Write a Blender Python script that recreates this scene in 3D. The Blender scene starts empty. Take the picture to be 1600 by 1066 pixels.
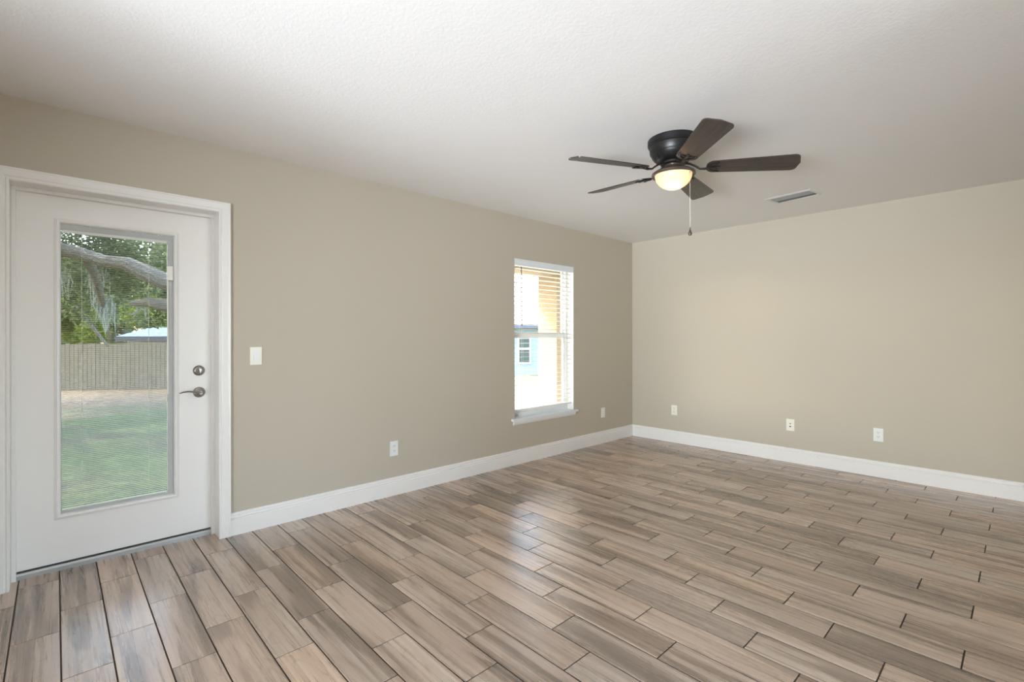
import bpy, bmesh, math, random
from mathutils import Vector, Matrix, Euler
R_ = random.Random(7)
sc = bpy.context.scene
COL = sc.collection
PI = math.pi

# ------------------------------------------------------------------ camera
CAMP = (3.4406, 0.0, 1.2473)
cam = bpy.data.cameras.new('camera')
cam.sensor_width = 36.0
cam.lens = 758.4 / 1600 * 36.0
cam.shift_y = -(533 - 527.16) / 1600.0
cam.clip_start = 0.05
cam.clip_end = 300
camo = bpy.data.objects.new('camera', cam)
camo.location = CAMP
camo.rotation_euler = (PI / 2, 0.0012, 0.8158)
COL.objects.link(camo)
sc.camera = camo

# ------------------------------------------------------------------ view
sc.view_settings.view_transform = 'Standard'
sc.view_settings.look = 'None'
sc.view_settings.gamma = 1
sc.view_settings.use_curve_mapping = False
sc.view_settings.exposure = 0.0
sc.cycles.use_denoising = True
sc.cycles.max_bounces = 10
sc.cycles.diffuse_bounces = 6
sc.cycles.transparent_max_bounces = 24
sc.cycles.sample_clamp_indirect = 8.0
sc.cycles.caustics_reflective = False
sc.cycles.caustics_refractive = False

# ------------------------------------------------------------------ world / sun
w = bpy.data.worlds.new('sky_world')
sc.world = w
w.use_nodes = True
nt = w.node_tree
nt.nodes.clear()
wo = nt.nodes.new('ShaderNodeOutputWorld')
wb = nt.nodes.new('ShaderNodeBackground')
sk = nt.nodes.new('ShaderNodeTexSky')
sk.sky_type = 'NISHITA'
sk.sun_disc = False
sk.sun_elevation = math.radians(43)
sk.sun_rotation = math.radians(228)
sk.air_density = 1.0
sk.dust_density = 2.5
sk.ozone_density = 1.0
wb.inputs['Strength'].default_value = 2.8
nt.links.new(sk.outputs[0], wb.inputs[0])
nt.links.new(wb.outputs[0], wo.inputs[0])

SUN_DIR = Vector((1.0, 0.9, -1.26)).normalized()      # the way the light travels
sun = bpy.data.lights.new('sun', 'SUN')
sun.energy = 15.0
sun.angle = math.radians(0.8)
sun.color = (1.0, 0.95, 0.86)
so = bpy.data.objects.new('sun', sun)
so.rotation_euler = SUN_DIR.to_track_quat('-Z', 'Y').to_euler()
so.location = (-10, -10, 15)
COL.objects.link(so)


def area(name, loc, d, sx, sy, power, col=(1, 1, 1), spread=180):
    l = bpy.data.lights.new(name, 'AREA')
    l.shape = 'RECTANGLE'
    l.size, l.size_y = sx, sy
    l.energy = power
    l.color = col
    l.spread = math.radians(spread)
    o = bpy.data.objects.new(name, l)
    o.location = loc
    o.rotation_euler = Vector(d).to_track_quat('-Z', 'Z').to_euler()
    COL.objects.link(o)
    return o


H = 2.44
YB = 5.3356
XR = 6.4
YR = -3.2
# fill lamps added out of view to brighten the room
area('rear_fill_lamp', (3.4, YR + 0.05, 1.1), (-0.36, 0.88, 0.26), 2.2, 1.7, 110, (0.90, 0.975, 1.06), 90)
area('rear_ceiling_fill_lamp', (3.3, YR + 0.05, 0.55), (-0.26, 0.92, 0.26), 2.0, 0.7, 17, (0.90, 0.975, 1.06), 46)  # narrow low lamp added to lift the far ceiling
area('side_fill_lamp', (XR + 0.02, 2.8, 1.2), (-1, 0, 0.6), 2.0, 2.0, 46, (0.88, 0.965, 1.05), 130)


# ------------------------------------------------------------------ helpers
def lin(r, g, b):
    f = lambda c: (c / 255 / 12.92) if c / 255 <= 0.04045 else ((c / 255 + 0.055) / 1.055) ** 2.4
    return (f(r), f(g), f(b), 1.0)


def N(t, typ, **kw):
    n = t.nodes.new(typ)
    for k, v in kw.items():
        setattr(n, k, v)
    return n


def mat(name, col, rough=0.5, metal=0.0, spec=0.5, noise=0.0, nscale=30.0, bump=0.0, bscale=200.0, bdist=0.001, emis=None, es=0.0):
    m = bpy.data.materials.new(name)
    m.use_nodes = True
    t = m.node_tree
    p = t.nodes['Principled BSDF']
    p.inputs['Base Color'].default_value = col
    p.inputs['Roughness'].default_value = rough
    p.inputs['Metallic'].default_value = metal
    p.inputs['Specular IOR Level'].default_value = spec
    tc = N(t, 'ShaderNodeTexCoord')
    if noise > 0:
        nz = N(t, 'ShaderNodeTexNoise')
        nz.inputs['Scale'].default_value = nscale
        nz.inputs['Detail'].default_value = 5
        t.links.new(tc.outputs['Object'], nz.inputs['Vector'])
        mx = N(t, 'ShaderNodeMix', data_type='RGBA')
        mx.inputs[6].default_value = tuple(c * (1 - noise) for c in col[:3]) + (1,)
        mx.inputs[7].default_value = tuple(min(1, c * (1 + noise)) for c in col[:3]) + (1,)
        t.links.new(nz.outputs['Fac'], mx.inputs[0])
        t.links.new(mx.outputs[2], p.inputs['Base Color'])
    if bump > 0:
        nb = N(t, 'ShaderNodeTexNoise')
        nb.inputs['Scale'].default_value = bscale
        nb.inputs['Detail'].default_value = 3
        t.links.new(tc.outputs['Object'], nb.inputs['Vector'])
        b = N(t, 'ShaderNodeBump')
        b.inputs['Strength'].default_value = bump
        b.inputs['Distance'].default_value = bdist
        t.links.new(nb.outputs['Fac'], b.inputs['Height'])
        t.links.new(b.outputs['Normal'], p.inputs['Normal'])
    if emis:
        p.inputs['Emission Color'].default_value = emis
        p.inputs['Emission Strength'].default_value = es
    return m


M = {}
M['wall'] = mat('wall_paint', lin(187, 179, 163), 0.55, spec=0.35, bump=0.25, bscale=160, bdist=0.0008)
M['trim'] = mat('white_trim_paint', lin(231, 229, 225), 0.32, spec=0.5)
M['doorw'] = mat('white_door_paint', lin(234, 232, 228), 0.38, spec=0.5, bump=0.1, bscale=250, bdist=0.0004)
M['lip'] = mat('white_glass_frame', lin(234, 232, 229), 0.35)
M['greyw'] = mat('grey_white_spacer', lin(196, 193, 194), 0.45)
M['plate'] = mat('ivory_plastic', lin(232, 228, 216), 0.35)
M['platew'] = mat('white_plastic', lin(226, 228, 224), 0.35)
M['slot'] = mat('dark_slot', lin(60, 56, 50), 0.6)
M['nickel'] = mat('satin_nickel', lin(150, 146, 140), 0.28, metal=1.0)
M['black'] = mat('black_gloss_metal', lin(24, 23, 23), 0.38, metal=0.0, spec=0.4)
M['bronze'] = mat('dark_bronze', lin(66, 54, 47), 0.3, metal=0.0, spec=0.7)
M['alu'] = mat('aluminium_threshold', lin(176, 178, 176), 0.4, metal=0.5)
M['rubber'] = mat('dark_rubber', lin(50, 46, 42), 0.7)
M['slatw'] = mat('white_slat', lin(236, 234, 226), 0.45)
M['dslat'] = mat('pale_grey_slat', lin(196, 196, 190), 0.45)
M['vinyl'] = mat('white_vinyl', lin(228, 230, 230), 0.4)
M['valance'] = mat('white_valance', lin(226, 232, 236), 0.4)
M['stucco'] = mat('tan_stucco', lin(146, 126, 100), 0.9, noise=0.08, nscale=40, bump=0.5, bscale=90, bdist=0.004)
M['soffit'] = mat('white_soffit', lin(242, 240, 232), 0.8)
M['slab'] = mat('concrete', lin(200, 196, 186), 0.9, noise=0.15, nscale=6, bump=0.3, bscale=60)
M['vent'] = mat('vent_white', lin(214, 213, 208), 0.45)
M['ventd'] = mat('vent_grey', lin(150, 150, 146), 0.5)
M['duct'] = mat('dark_duct', lin(60, 60, 58), 0.8)
M['cord'] = mat('white_cord', lin(225, 222, 215), 0.7)
M['wand'] = mat('dark_wand', lin(80, 74, 68), 0.35)
M['brass'] = mat('ball_chain', lin(190, 186, 176), 0.3, metal=0.8)


def ceiling_mat():
    m = mat('ceiling_knockdown', lin(234, 233, 231), 0.75, spec=0.25)
    t = m.node_tree
    p = t.nodes['Principled BSDF']
    tc = N(t, 'ShaderNodeTexCoord')
    n1 = N(t, 'ShaderNodeTexNoise')
    n1.inputs['Scale'].default_value = 60
    n1.inputs['Detail'].default_value = 4
    n1.inputs['Distortion'].default_value = 0.6
    r = N(t, 'ShaderNodeValToRGB')
    r.color_ramp.elements[0].position = 0.46
    r.color_ramp.elements[1].position = 0.60
    t.links.new(tc.outputs['Object'], n1.inputs['Vector'])
    t.links.new(n1.outputs['Fac'], r.inputs[0])
    b = N(t, 'ShaderNodeBump')
    b.inputs['Strength'].default_value = 0.16
    b.inputs['Distance'].default_value = 0.0013
    t.links.new(r.outputs[0], b.inputs['Height'])
    t.links.new(b.outputs[0], p.inputs['Normal'])
    return m


M['ceiling'] = ceiling_mat()


def glass_mat(name, tint=(0.97, 0.985, 0.98, 1), gloss=0.07):
    m = bpy.data.materials.new(name)
    m.use_nodes = True
    t = m.node_tree
    t.nodes.clear()
    o = N(t, 'ShaderNodeOutputMaterial')
    tr = N(t, 'ShaderNodeBsdfTransparent')
    tr.inputs[0].default_value = tint
    g = N(t, 'ShaderNodeBsdfGlossy')
    g.inputs['Roughness'].default_value = 0.02
    mx = N(t, 'ShaderNodeMixShader')
    fr = N(t, 'ShaderNodeFresnel')
    gm = N(t, 'ShaderNodeNewGeometry')
    mr = N(t, 'ShaderNodeMapRange')
    mr.inputs['To Min'].default_value = 1.35
    mr.inputs['To Max'].default_value = 1 / 1.35
    t.links.new(gm.outputs['Backfacing'], mr.inputs[0])
    t.links.new(mr.outputs[0], fr.inputs[0])
    t.links.new(fr.outputs[0], mx.inputs[0])
    t.links.new(tr.outputs[0], mx.inputs[1])
    t.links.new(g.outputs[0], mx.inputs[2])
    t.links.new(mx.outputs[0], o.inputs[0])
    return m


M['glass'] = glass_mat('window_glass')
M['dglass'] = glass_mat('dimming_door_glass', (.64, .655, .64, 1))  # tint added to dim the bright yard behind the door


def tile_mat():
    m = bpy.data.materials.new('wood_look_tile')
    m.use_nodes = True
    t = m.node_tree
    p = t.nodes['Principled BSDF']
    at = N(t, 'ShaderNodeAttribute', attribute_name='tuv')
    ar = N(t, 'ShaderNodeAttribute', attribute_name='trnd')
    sp = N(t, 'ShaderNodeSeparateColor')
    t.links.new(ar.outputs['Color'], sp.inputs[0])

    def mapped(sx, sy, sz=1.0):
        mp = N(t, 'ShaderNodeMapping')
        mp.inputs['Scale'].default_value = (sx, sy, sz)
        t.links.new(at.outputs['Vector'], mp.inputs[0])
        return mp.outputs[0]

    def noise(vec, scale, detail=3, dist=0.0, rough=0.5):
        n = N(t, 'ShaderNodeTexNoise')
        n.inputs['Scale'].default_value = scale
        n.inputs['Detail'].default_value = detail
        n.inputs['Distortion'].default_value = dist
        n.inputs['Roughness'].default_value = rough
        t.links.new(vec, n.inputs['Vector'])
        return n.outputs['Fac']

    def ramp(fac, els):
        r = N(t, 'ShaderNodeValToRGB')
        cr = r.color_ramp
        while len(cr.elements) < len(els):
            cr.elements.new(0.5)
        for e, (pos, c) in zip(cr.elements, els):
            e.position = pos
            e.color = c
        t.links.new(fac, r.inputs[0])
        return r.outputs[0]

    def mixc(mode, fac, a, b):
        x = N(t, 'ShaderNodeMix', data_type='RGBA', blend_type=mode)
        for s, v in ((0, fac), (6, a), (7, b)):
            if isinstance(v, (int, float)):
                x.inputs[s].default_value = v
            elif isinstance(v, tuple):
                x.inputs[s].default_value = v
            else:
                t.links.new(v, x.inputs[s])
        return x.outputs[2]

    big = noise(mapped(0.62, 8.5), 1.0, 3, 0.9, 0.5)          # broad heartwood bands
    base = ramp(big, [(0.30, lin(118, 99, 84)), (0.455, lin(152, 131, 113)), (0.485, lin(178, 156, 138)), (0.68, lin(192, 172, 154))])
    streak = noise(mapped(0.9, 40.0), 1.0, 6, 0.6, 0.62)
    sr = ramp(streak, [(0.30, (0.44, 0.40, 0.36, 1)), (0.42, (0.84, 0.81, 0.78, 1)), (0.54, (1, 1, 1, 1)), (0.66, (1.2, 1.19, 1.17, 1))])
    c = mixc('MULTIPLY', 0.85, base, sr)
    fine = noise(mapped(6.0, 190.0), 1.0, 3, 0.2, 0.6)
    fr = ramp(fine, [(0.3, (0.84, 0.82, 0.80, 1)), (0.65, (1.04, 1.04, 1.04, 1))])
    c = mixc('MULTIPLY', 0.6, c, fr)
    # sharp dark sweeping edge of a grain figure
    sweep = noise(mapped(1.3, 9.0), 0.9, 2, 2.2, 0.45)
    sw = ramp(sweep, [(0.500, (1, 1, 1, 1)), (0.512, (0.62, 0.58, 0.54, 1)), (0.535, (1, 1, 1, 1))])
    c = mixc('MULTIPLY', 0.6, c, sw)
    # each tile its own tone
    br = N(t, 'ShaderNodeMapRange')
    br.inputs['To Min'].default_value = 0.90
    br.inputs['To Max'].default_value = 1.24
    t.links.new(sp.outputs[0], br.inputs[0])
    vv = N(t, 'ShaderNodeCombineColor')
    for i in range(3):
        t.links.new(br.outputs[0], vv.inputs[i])
    c = mixc('MULTIPLY', 1.0, c, vv.outputs[0])
    hue = ramp(sp.outputs[1], [(0.0, (0.97, 1.0, 1.02, 1)), (0.5, (1, 1, 1, 1)), (1.0, (1.06, 0.99, 0.93, 1))])
    c = mixc('MULTIPLY', 1.0, c, hue)
    t.links.new(c, p.inputs['Base Color'])
    rr = N(t, 'ShaderNodeMapRange')
    rr.inputs['To Min'].default_value = 0.22
    rr.inputs['To Max'].default_value = 0.34
    t.links.new(streak, rr.inputs[0])
    t.links.new(rr.outputs[0], p.inputs['Roughness'])
    p.inputs['Specular IOR Level'].default_value = 0.9
    p.inputs['IOR'].default_value = 1.85
    b = N(t, 'ShaderNodeBump')
    b.inputs['Strength'].default_value = 0.25
    b.inputs['Distance'].default_value = 0.0012
    t.links.new(streak, b.inputs['Height'])
    t.links.new(b.outputs[0], p.inputs['Normal'])
    return m


M['tile'] = tile_mat()
M['grout'] = mat('dark_grout', lin(52, 41, 33), 0.95)


# ------------------------------------------------------------------ mesh helpers
def tag(o, label=None, cat=None, group=None, kind=None):
    if label:
        o['label'] = label
    if cat:
        o['category'] = cat
    if group:
        o['group'] = group
    if kind:
        o['kind'] = kind
    return o


def link(name, me, parent=None):
    o = bpy.data.objects.new(name, me)
    COL.objects.link(o)
    if parent:
        o.parent = parent
    return o


def empty(name, loc=(0, 0, 0), rot=(0, 0, 0)):
    o = bpy.data.objects.new(name, None)
    o.location = loc
    o.rotation_euler = rot
    o.empty_display_size = 0.05
    COL.objects.link(o)
    return o


class MB:
    def __init__(s):
        s.bm = bmesh.new()

    def box(s, lo, hi, bev=0.0, mx=None):
        a, b = Vector(lo), Vector(hi)
        v = [s.bm.verts.new((x, y, z)) for x in (a.x, b.x) for y in (a.y, b.y) for z in (a.z, b.z)]
        q = [(0, 1, 3, 2), (4, 6, 7, 5), (0, 4, 5, 1), (2, 3, 7, 6), (0, 2, 6, 4), (1, 5, 7, 3)]
        fs = [s.bm.faces.new([v[i] for i in f]) for f in q]
        if bev > 0:
            es = list({e for f in fs for e in f.edges})
            r = bmesh.ops.bevel(s.bm, geom=es, offset=bev, segments=2, affect='EDGES', profile=0.7)
            vs = list({vv for f in r['faces'] for vv in f.verts} | {x for x in v if x.is_valid})
        else:
            vs = v
        if mx is not None:
            bmesh.ops.transform(s.bm, matrix=mx, verts=[x for x in vs if x.is_valid])
        return vs

    def lathe(s, prof, n=40, mx=None, cap=True):
        rings = []
        for r, z in prof:
            if r < 1e-6:
                rings.append([s.bm.verts.new((0, 0, z))])
            else:
                rings.append([s.bm.verts.new((r * math.cos(2 * PI * k / n), r * math.sin(2 * PI * k / n), z)) for k in range(n)])
        for A, B in zip(rings, rings[1:]):
            for k in range(n):
                k2 = (k + 1) % n
                if len(A) == 1 and len(B) == 1:
                    continue
                if len(A) == 1:
                    s.bm.faces.new((A[0], B[k2], B[k]))
                elif len(B) == 1:
                    s.bm.faces.new((A[k], A[k2], B[0]))
                else:
                    s.bm.faces.new((A[k], A[k2], B[k2], B[k]))
        if cap:
            for A in (rings[0], rings[-1]):
                if len(A) > 2:
                    s.bm.faces.new(A)
        if mx is not None:
            bmesh.ops.transform(s.bm, matrix=mx, verts=[v for r in rings for v in r])

    def tube(s, pts, rad, n=10, cap=True, flat=1.0):
        pts = [Vector(p) for p in pts]
        rad = rad if isinstance(rad, (list, tuple)) else [rad] * len(pts)
        rings = []
        up = Vector((0, 0, 1))
        prev = None
        for i, p in enumerate(pts):
            d = (pts[min(i + 1, len(pts) - 1)] - pts[max(i - 1, 0)]).normalized()
            if prev is None:
                a = d.cross(up) if abs(d.dot(up)) < 0.95 else d.cross(Vector((1, 0, 0)))
            else:
                a = prev - d * prev.dot(d)
            a.normalize()
            prev = a
            b = d.cross(a)
            rings.append([s.bm.verts.new(p + a * rad[i] * math.cos(2 * PI * k / n) + b * rad[i] * flat * math.sin(2 * PI * k / n)) for k in range(n)])
        for A, B in zip(rings, rings[1:]):
            for k in range(n):
                s.bm.faces.new((A[k], A[(k + 1) % n], B[(k + 1) % n], B[k]))
        if cap:
            s.bm.faces.new(rings[0][::-1])
            s.bm.faces.new(rings[-1])

    def sweep(s, prof, path, closed=False):
        """prof: (a, b) pairs; path: list of (origin, axis_a, axis_b) frames."""
        rings = [[s.bm.verts.new(Vector(o) + Vector(A) * a + Vector(B) * b) for a, b in prof] for o, A, B in path]
        n = len(prof)
        prs = list(zip(rings, rings[1:])) + ([(rings[-1], rings[0])] if closed else [])
        for P, Q in prs:
            for k in range(n):
                s.bm.faces.new((P[k], P[(k + 1) % n], Q[(k + 1) % n], Q[k]))
        if not closed:
            s.bm.faces.new(rings[0][::-1])
            s.bm.faces.new(rings[-1])

    def build(s, name, m, parent=None, smooth=False):
        bmesh.ops.recalc_face_normals(s.bm, faces=s.bm.faces[:])
        me = bpy.data.meshes.new(name)
        s.bm.to_mesh(me)
        s.bm.free()
        me.materials.append(m)
        if smooth:
            for p in me.polygons:
                p.use_smooth = True
            me.set_sharp_from_angle(angle=math.radians(35))
        return link(name, me, parent)


def boxobj(name, lo, hi, m, parent=None, bev=0.0):
    b = MB()
    b.box(lo, hi, bev)
    return b.build(name, m, parent)


def wall_with_holes(name, axis, c0, c1, lo, hi, z0, z1, holes, m):
    """slab wall; axis 0: thickness along x between c0,c1, runs along y."""
    b = MB()
    us = sorted({lo, hi} | {h[0] for h in holes} | {h[1] for h in holes})
    for u0, u1 in zip(us, us[1:]):
        hs = sorted([(h[2], h[3]) for h in holes if h[0] <= u0 + 1e-6 and h[1] >= u1 - 1e-6])
        z = z0
        segs = []
        for a, e in hs:
            if a > z + 1e-6:
                segs.append((z, a))
            z = e
        if z < z1 - 1e-6:
            segs.append((z, z1))
        for a, e in segs:
            if axis == 0:
                b.box((c0, u0, a), (c1, u1, e))
            else:
                b.box((u0, c0, a), (u1, c1, e))
    bmesh.ops.remove_doubles(b.bm, verts=b.bm.verts[:], dist=1e-5)
    # drop the internal faces where segments meet
    seen = {}
    for f in b.bm.faces:
        seen.setdefault(tuple(sorted(v.index for v in f.verts)), []).append(f)
    b.bm.verts.index_update()
    seen = {}
    for f in b.bm.faces:
        seen.setdefault(frozenset(v.index for v in f.verts), []).append(f)
    dead = [f for fs in seen.values() if len(fs) > 1 for f in fs]
    if dead:
        bmesh.ops.delete(b.bm, geom=dead, context='FACES')
    o = b.build(name, m)
    return tag(o, kind='structure')


# ------------------------------------------------------------------ floor
def build_floor():
    seams = [0.015, .165, .318, .467, .620, .772, .923, 1.078, 1.235, 1.385, 1.543, 1.700, 1.853, 2.010, 2.163, 2.317, 2.475,
             2.636, 2.792, 2.950, 3.106, 3.262, 3.417, 3.586, 3.738, 3.900, 4.058, 4.218, 4.370, 4.527, 4.690, 4.840, 4.990, 5.148, 5.292, 5.445]
    r0 = 0
    while seams[0] > YR:
        seams.insert(0, seams[0] - 0.1525)
        r0 -= 1
    bm = bmesh.new()
    tuv = bm.loops.layers.float_vector.new('tuv')
    trn = bm.loops.layers.float_color.new('trnd')
    g = 0.0026
    rnd = random.Random(11)
    bv = 0.0011

    def zone_max(y0):
        return 0
    for i in range(len(seams) - 1):
        r = r0 + i
        y0, y1 = seams[i] + g, min(seams[i + 1] - g, YB + 0.02)
        ph = (0.4165 - 0.20365 * r) % 0.611
        xs = [ph + 0.611 * k for k in range(-2, 12)]
        for a, b_ in zip(xs, xs[1:]):
            x0, x1 = max(a + g, -0.17), min(b_ - g, XR + 0.02)
            if x1 - x0 < 0.02:
                continue
            ox, oy, oz = rnd.uniform(0, 50), rnd.uniform(0, 50), rnd.uniform(0, 50)
            cr = (rnd.random(), rnd.random(), rnd.random(), 1)
            flip = rnd.choice((-1, 1))
            top = [(x0 + bv, y0 + bv, 0), (x1 - bv, y0 + bv, 0), (x1 - bv, y1 - bv, 0), (x0 + bv, y1 - bv, 0)]
            mid = [(x0, y0, -0.0009), (x1, y0, -0.0009), (x1, y1, -0.0009), (x0, y1, -0.0009)]
            bot = [(x, y, -0.004) for x, y, z in mid]
            T, Mi, Bo = [[bm.verts.new(v) for v in q] for q in (top, mid, bot)]
            fs = [bm.faces.new(T)]
            for P, Q in ((Mi, T), (Bo, Mi)):
                for k in range(4):
                    fs.append(bm.faces.new((P[k], P[(k + 1) % 4], Q[(k + 1) % 4], Q[k])))
            for f in fs:
                for l in f.loops:
                    c = l.vert.co
                    l[tuv] = Vector(((c.x) * flip + ox, c.y + oy, oz))
                    l[trn] = cr
    # grout bed
    nt_ = len(bm.faces)
    v = [bm.verts.new(p) for p in ((-0.17, YR, -0.002), (XR, YR, -0.002), (XR, YB + .02, -0.002), (-0.17, YB + .02, -0.002),
                                   (-0.17, YR, -0.08), (XR, YR, -0.08), (XR, YB + .02, -0.08), (-0.17, YB + .02, -0.08))]
    gf = [bm.faces.new([v[i] for i in q]) for q in ((0, 1, 2, 3), (7, 6, 5, 4), (0, 4, 5, 1), (1, 5, 6, 2), (2, 6, 7, 3), (3, 7, 4, 0))]
    for f in gf:
        f.material_index = 1
    me = bpy.data.meshes.new('floor')
    bm.to_mesh(me)
    bm.free()
    me.materials.append(M['tile'])
    me.materials.append(M['grout'])
    o = link('floor', me)
    tag(o, kind='structure')


build_floor()

# ------------------------------------------------------------------ shell
DY0, DY1, DZ = -0.165, 0.738, 2.025        # door opening
WY0, WY1, WZ0, WZ1 = 3.270, 4.172, 0.440, 2.022
wall_with_holes('wall_left', 0, -0.15, 0.0, YR - .15, YB + .15, -0.1, H + 0.1, [(DY0 - .02, DY1 + .02, -0.1, DZ + .02), (WY0, WY1, WZ0, WZ1)], M['wall'])
wall_with_holes('wall_back', 1, YB, YB + 0.15, 0.0, XR + .15, -0.1, H + 0.1, [], M['wall'])
wall_with_holes('wall_right', 0, XR, XR + 0.15, YR - .15, YB, -0.1, H + 0.1, [(1.7, 3.9, 0.15, 2.3)], M['wall'])
wall_with_holes('wall_rear', 1, YR - 0.15, YR, 0.0, XR, -0.1, H + 0.1, [(2.1, 4.9, 0.15, 2.35)], M['wall'])
wall_with_holes('wall_shade_rear', 1, -1.35, -1.20, 0.0, 1.75, 0.0, H, [], M['wall'])  # unseen wall added to keep the rear fill off the door wall
wall_with_holes('wall_shade_side', 0, 3.80, 3.95, 2.3, YB, 0.0, H, [], M['wall'])  # unseen wall added to block the side fill and shade the back wall
tag(boxobj('ceiling', (0, YR, H), (XR, YB, H + 0.1), M['ceiling']), kind='structure')

# baseboards -------------------------------------------------------
BP = [(0, 0), (.0145, 0), (.0145, .099), (.0110, .1015), (.0110, .1055), (.0142, .108), (.0142, .112), (.0095, .1155), (.0085, .120), (.0095, .124), (.0095, .133), (.0075, .1385), (.004, .141), (0, .141)]


def baseboard(name, path):
    b = MB()
    b.sweep(BP, path)
    return tag(b.build(name, M['trim']), kind='structure')


zz = (0, 0, 1)
baseboard('baseboard_left', [((0, 0.801, 0), (1, 0, 0), zz), ((0, YB, 0), (1, -1, 0), zz)])
baseboard('baseboard_back', [((0, YB, 0), (1, -1, 0), zz), ((3.8, YB, 0), (-1, -1, 0), zz)])
baseboard('baseboard_side', [((3.8, 2.3, 0), (-1, 0, 0), zz), ((3.8, YB, 0), (-1, -1, 0), zz)])  # trim of the added side wall
baseboard('baseboard_rear', [((0, YR, 0), (1, 1, 0), zz), ((XR, YR, 0), (-1, 1, 0), zz)])
baseboard('baseboard_right', [((XR, YR, 0), (-1, 1, 0), zz), ((XR, YB, 0), (-1, -1, 0), zz)])
# unseen window frames added around the fill lamps
for k, (ax, a0, a1, z0, z1) in enumerate(((1, 2.1, 4.9, 0.15, 2.35), (0, 1.7, 3.9, 0.15, 2.3))):
    b = MB()
    n_m = 3
    for i in range(n_m + 1):
        u = a0 + (a1 - a0) * i / n_m
        u0, u1 = max(a0, u - .03), min(a1, u + .03)
        if ax == 1:
            b.box((u0, YR - .10, z0), (u1, YR - .04, z1))
        else:
            b.box((XR + .04, u0, z0), (XR + .10, u1, z1))
    for z in (z0, z1 - .05):
        if ax == 1:
            b.box((a0, YR - .10, z), (a1, YR - .04, z + .05))
        else:
            b.box((XR + .04, a0, z), (XR + .10, a1, z + .05))
    # the added frames sit outside the fill lamps
    tag(b.build('window_%d' % (k + 2), M['trim']), kind='structure')

# ------------------------------------------------------------------ door trim (casing)
CP = [(0, 0), (0, .0125), (.004, .016), (.010, .0165), (.013, .013), (.017, .013), (.021, .0165), (.046, .019), (.052, .019), (.056, .0215), (.0625, .0215), (.0625, 0)]
b = MB()
# profile a = outwards from the opening, b = out of the wall (+x)
y0, y1, z1 = DY0, DY1, DZ
b.sweep(CP, [((0, y1, 0), (0, 1, 0), (1, 0, 0)), ((0, y1, z1), (0, 1, 1), (1, 0, 0)), ((0, y0, z1), (0, -1, 1), (1, 0, 0)), ((0, y0, 0), (0, -1, 0), (1, 0, 0))])
tag(b.build('trim_1', M['trim'], smooth=False), kind='structure')

# ------------------------------------------------------------------ door
XD = -0.125            # inner face of the door
door = empty('door_1', (XD, 0.28, 0))
tag(door, kind='structure')


def dpart(mb, name, m, parent=door, smooth=False):
    o = mb.build(name, m, None, smooth)
    o.parent = parent
    # the parent chain sits at the door's base
    org = Vector((XD, 0.28, 0))
    o.location = -org
    return o


b = MB()   # jamb: frame + stop
JT = .02
b.box((-0.15, DY0 - JT, 0.0), (0.0, DY0, DZ + JT))
b.box((-0.15, DY1, 0.0), (0.0, DY1 + JT, DZ + JT))
b.box((-0.15, DY0, DZ), (0.0, DY1, DZ + JT))
for (ya, yb) in ((DY0, DY0 + .018), (DY1 - .018, DY1)):
    b.box((XD - .022, ya, 0.0), (XD + .022, yb, DZ - .018), 0.0025)
b.box((XD - .02, DY0, DZ - .018), (XD + .022, DY1, DZ), 0.003)
dpart(b, 'door_frame', M['trim'])

GY0, GY1, GZ0, GZ1 = -0.005, 0.551, 0.272, 1.890       # outside of raised glass frame
SY0, SY1 = DY0 + .0181, DY1 - .0181
b = MB()
D0 = XD - .044
# door leaf as frame around the glass
b.box((D0, SY0, 0.041), (XD, GY0 + .012, DZ - .02))
b.box((D0, GY1 - .012, 0.041), (XD, SY1, DZ - .02))
b.box((D0, GY0 + .012, 0.041), (XD, GY1 - .012, GZ0 + .012))
b.box((D0, GY0 + .012, GZ1 - .012), (XD, GY1 - .012, DZ - .02))
dpart(b, 'door_leaf', M['doorw'])

LP = [(0, 0), (0, .003), (.003, .006), (.006, .006), (.008, .010), (.013, .0125), (.019, .011), (.022, .007), (.025, .002), (.025, -.012), (.012, -.012), (.012, 0)]
b = MB()
# a = inward, b = towards the room
b.sweep(LP, [((XD, GY0, GZ0), (0, 1, 1), (1, 0, 0)), ((XD, GY1, GZ0), (0, -1, 1), (1, 0, 0)), ((XD, GY1, GZ1), (0, -1, -1), (1, 0, 0)), ((XD, GY0, GZ1), (0, 1, -1), (1, 0, 0))], closed=True)
gf = dpart(b, 'glass_frame', M['lip'])
IY0, IY1, IZ0, IZ1 = GY0 + .025, GY1 - .025, GZ0 + .025, GZ1 - .025
XG = XD - .010
b = MB()
b.box((XG - .0025, IY0, IZ0), (XG, IY1, IZ1))
dpart(b, 'glass_pane', M['glass'])
b = MB()
b.box((XG - .024, IY0, IZ0), (XG - .0215, IY1, IZ1))
dpart(b, 'glass_pane', M['dglass'])
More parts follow.
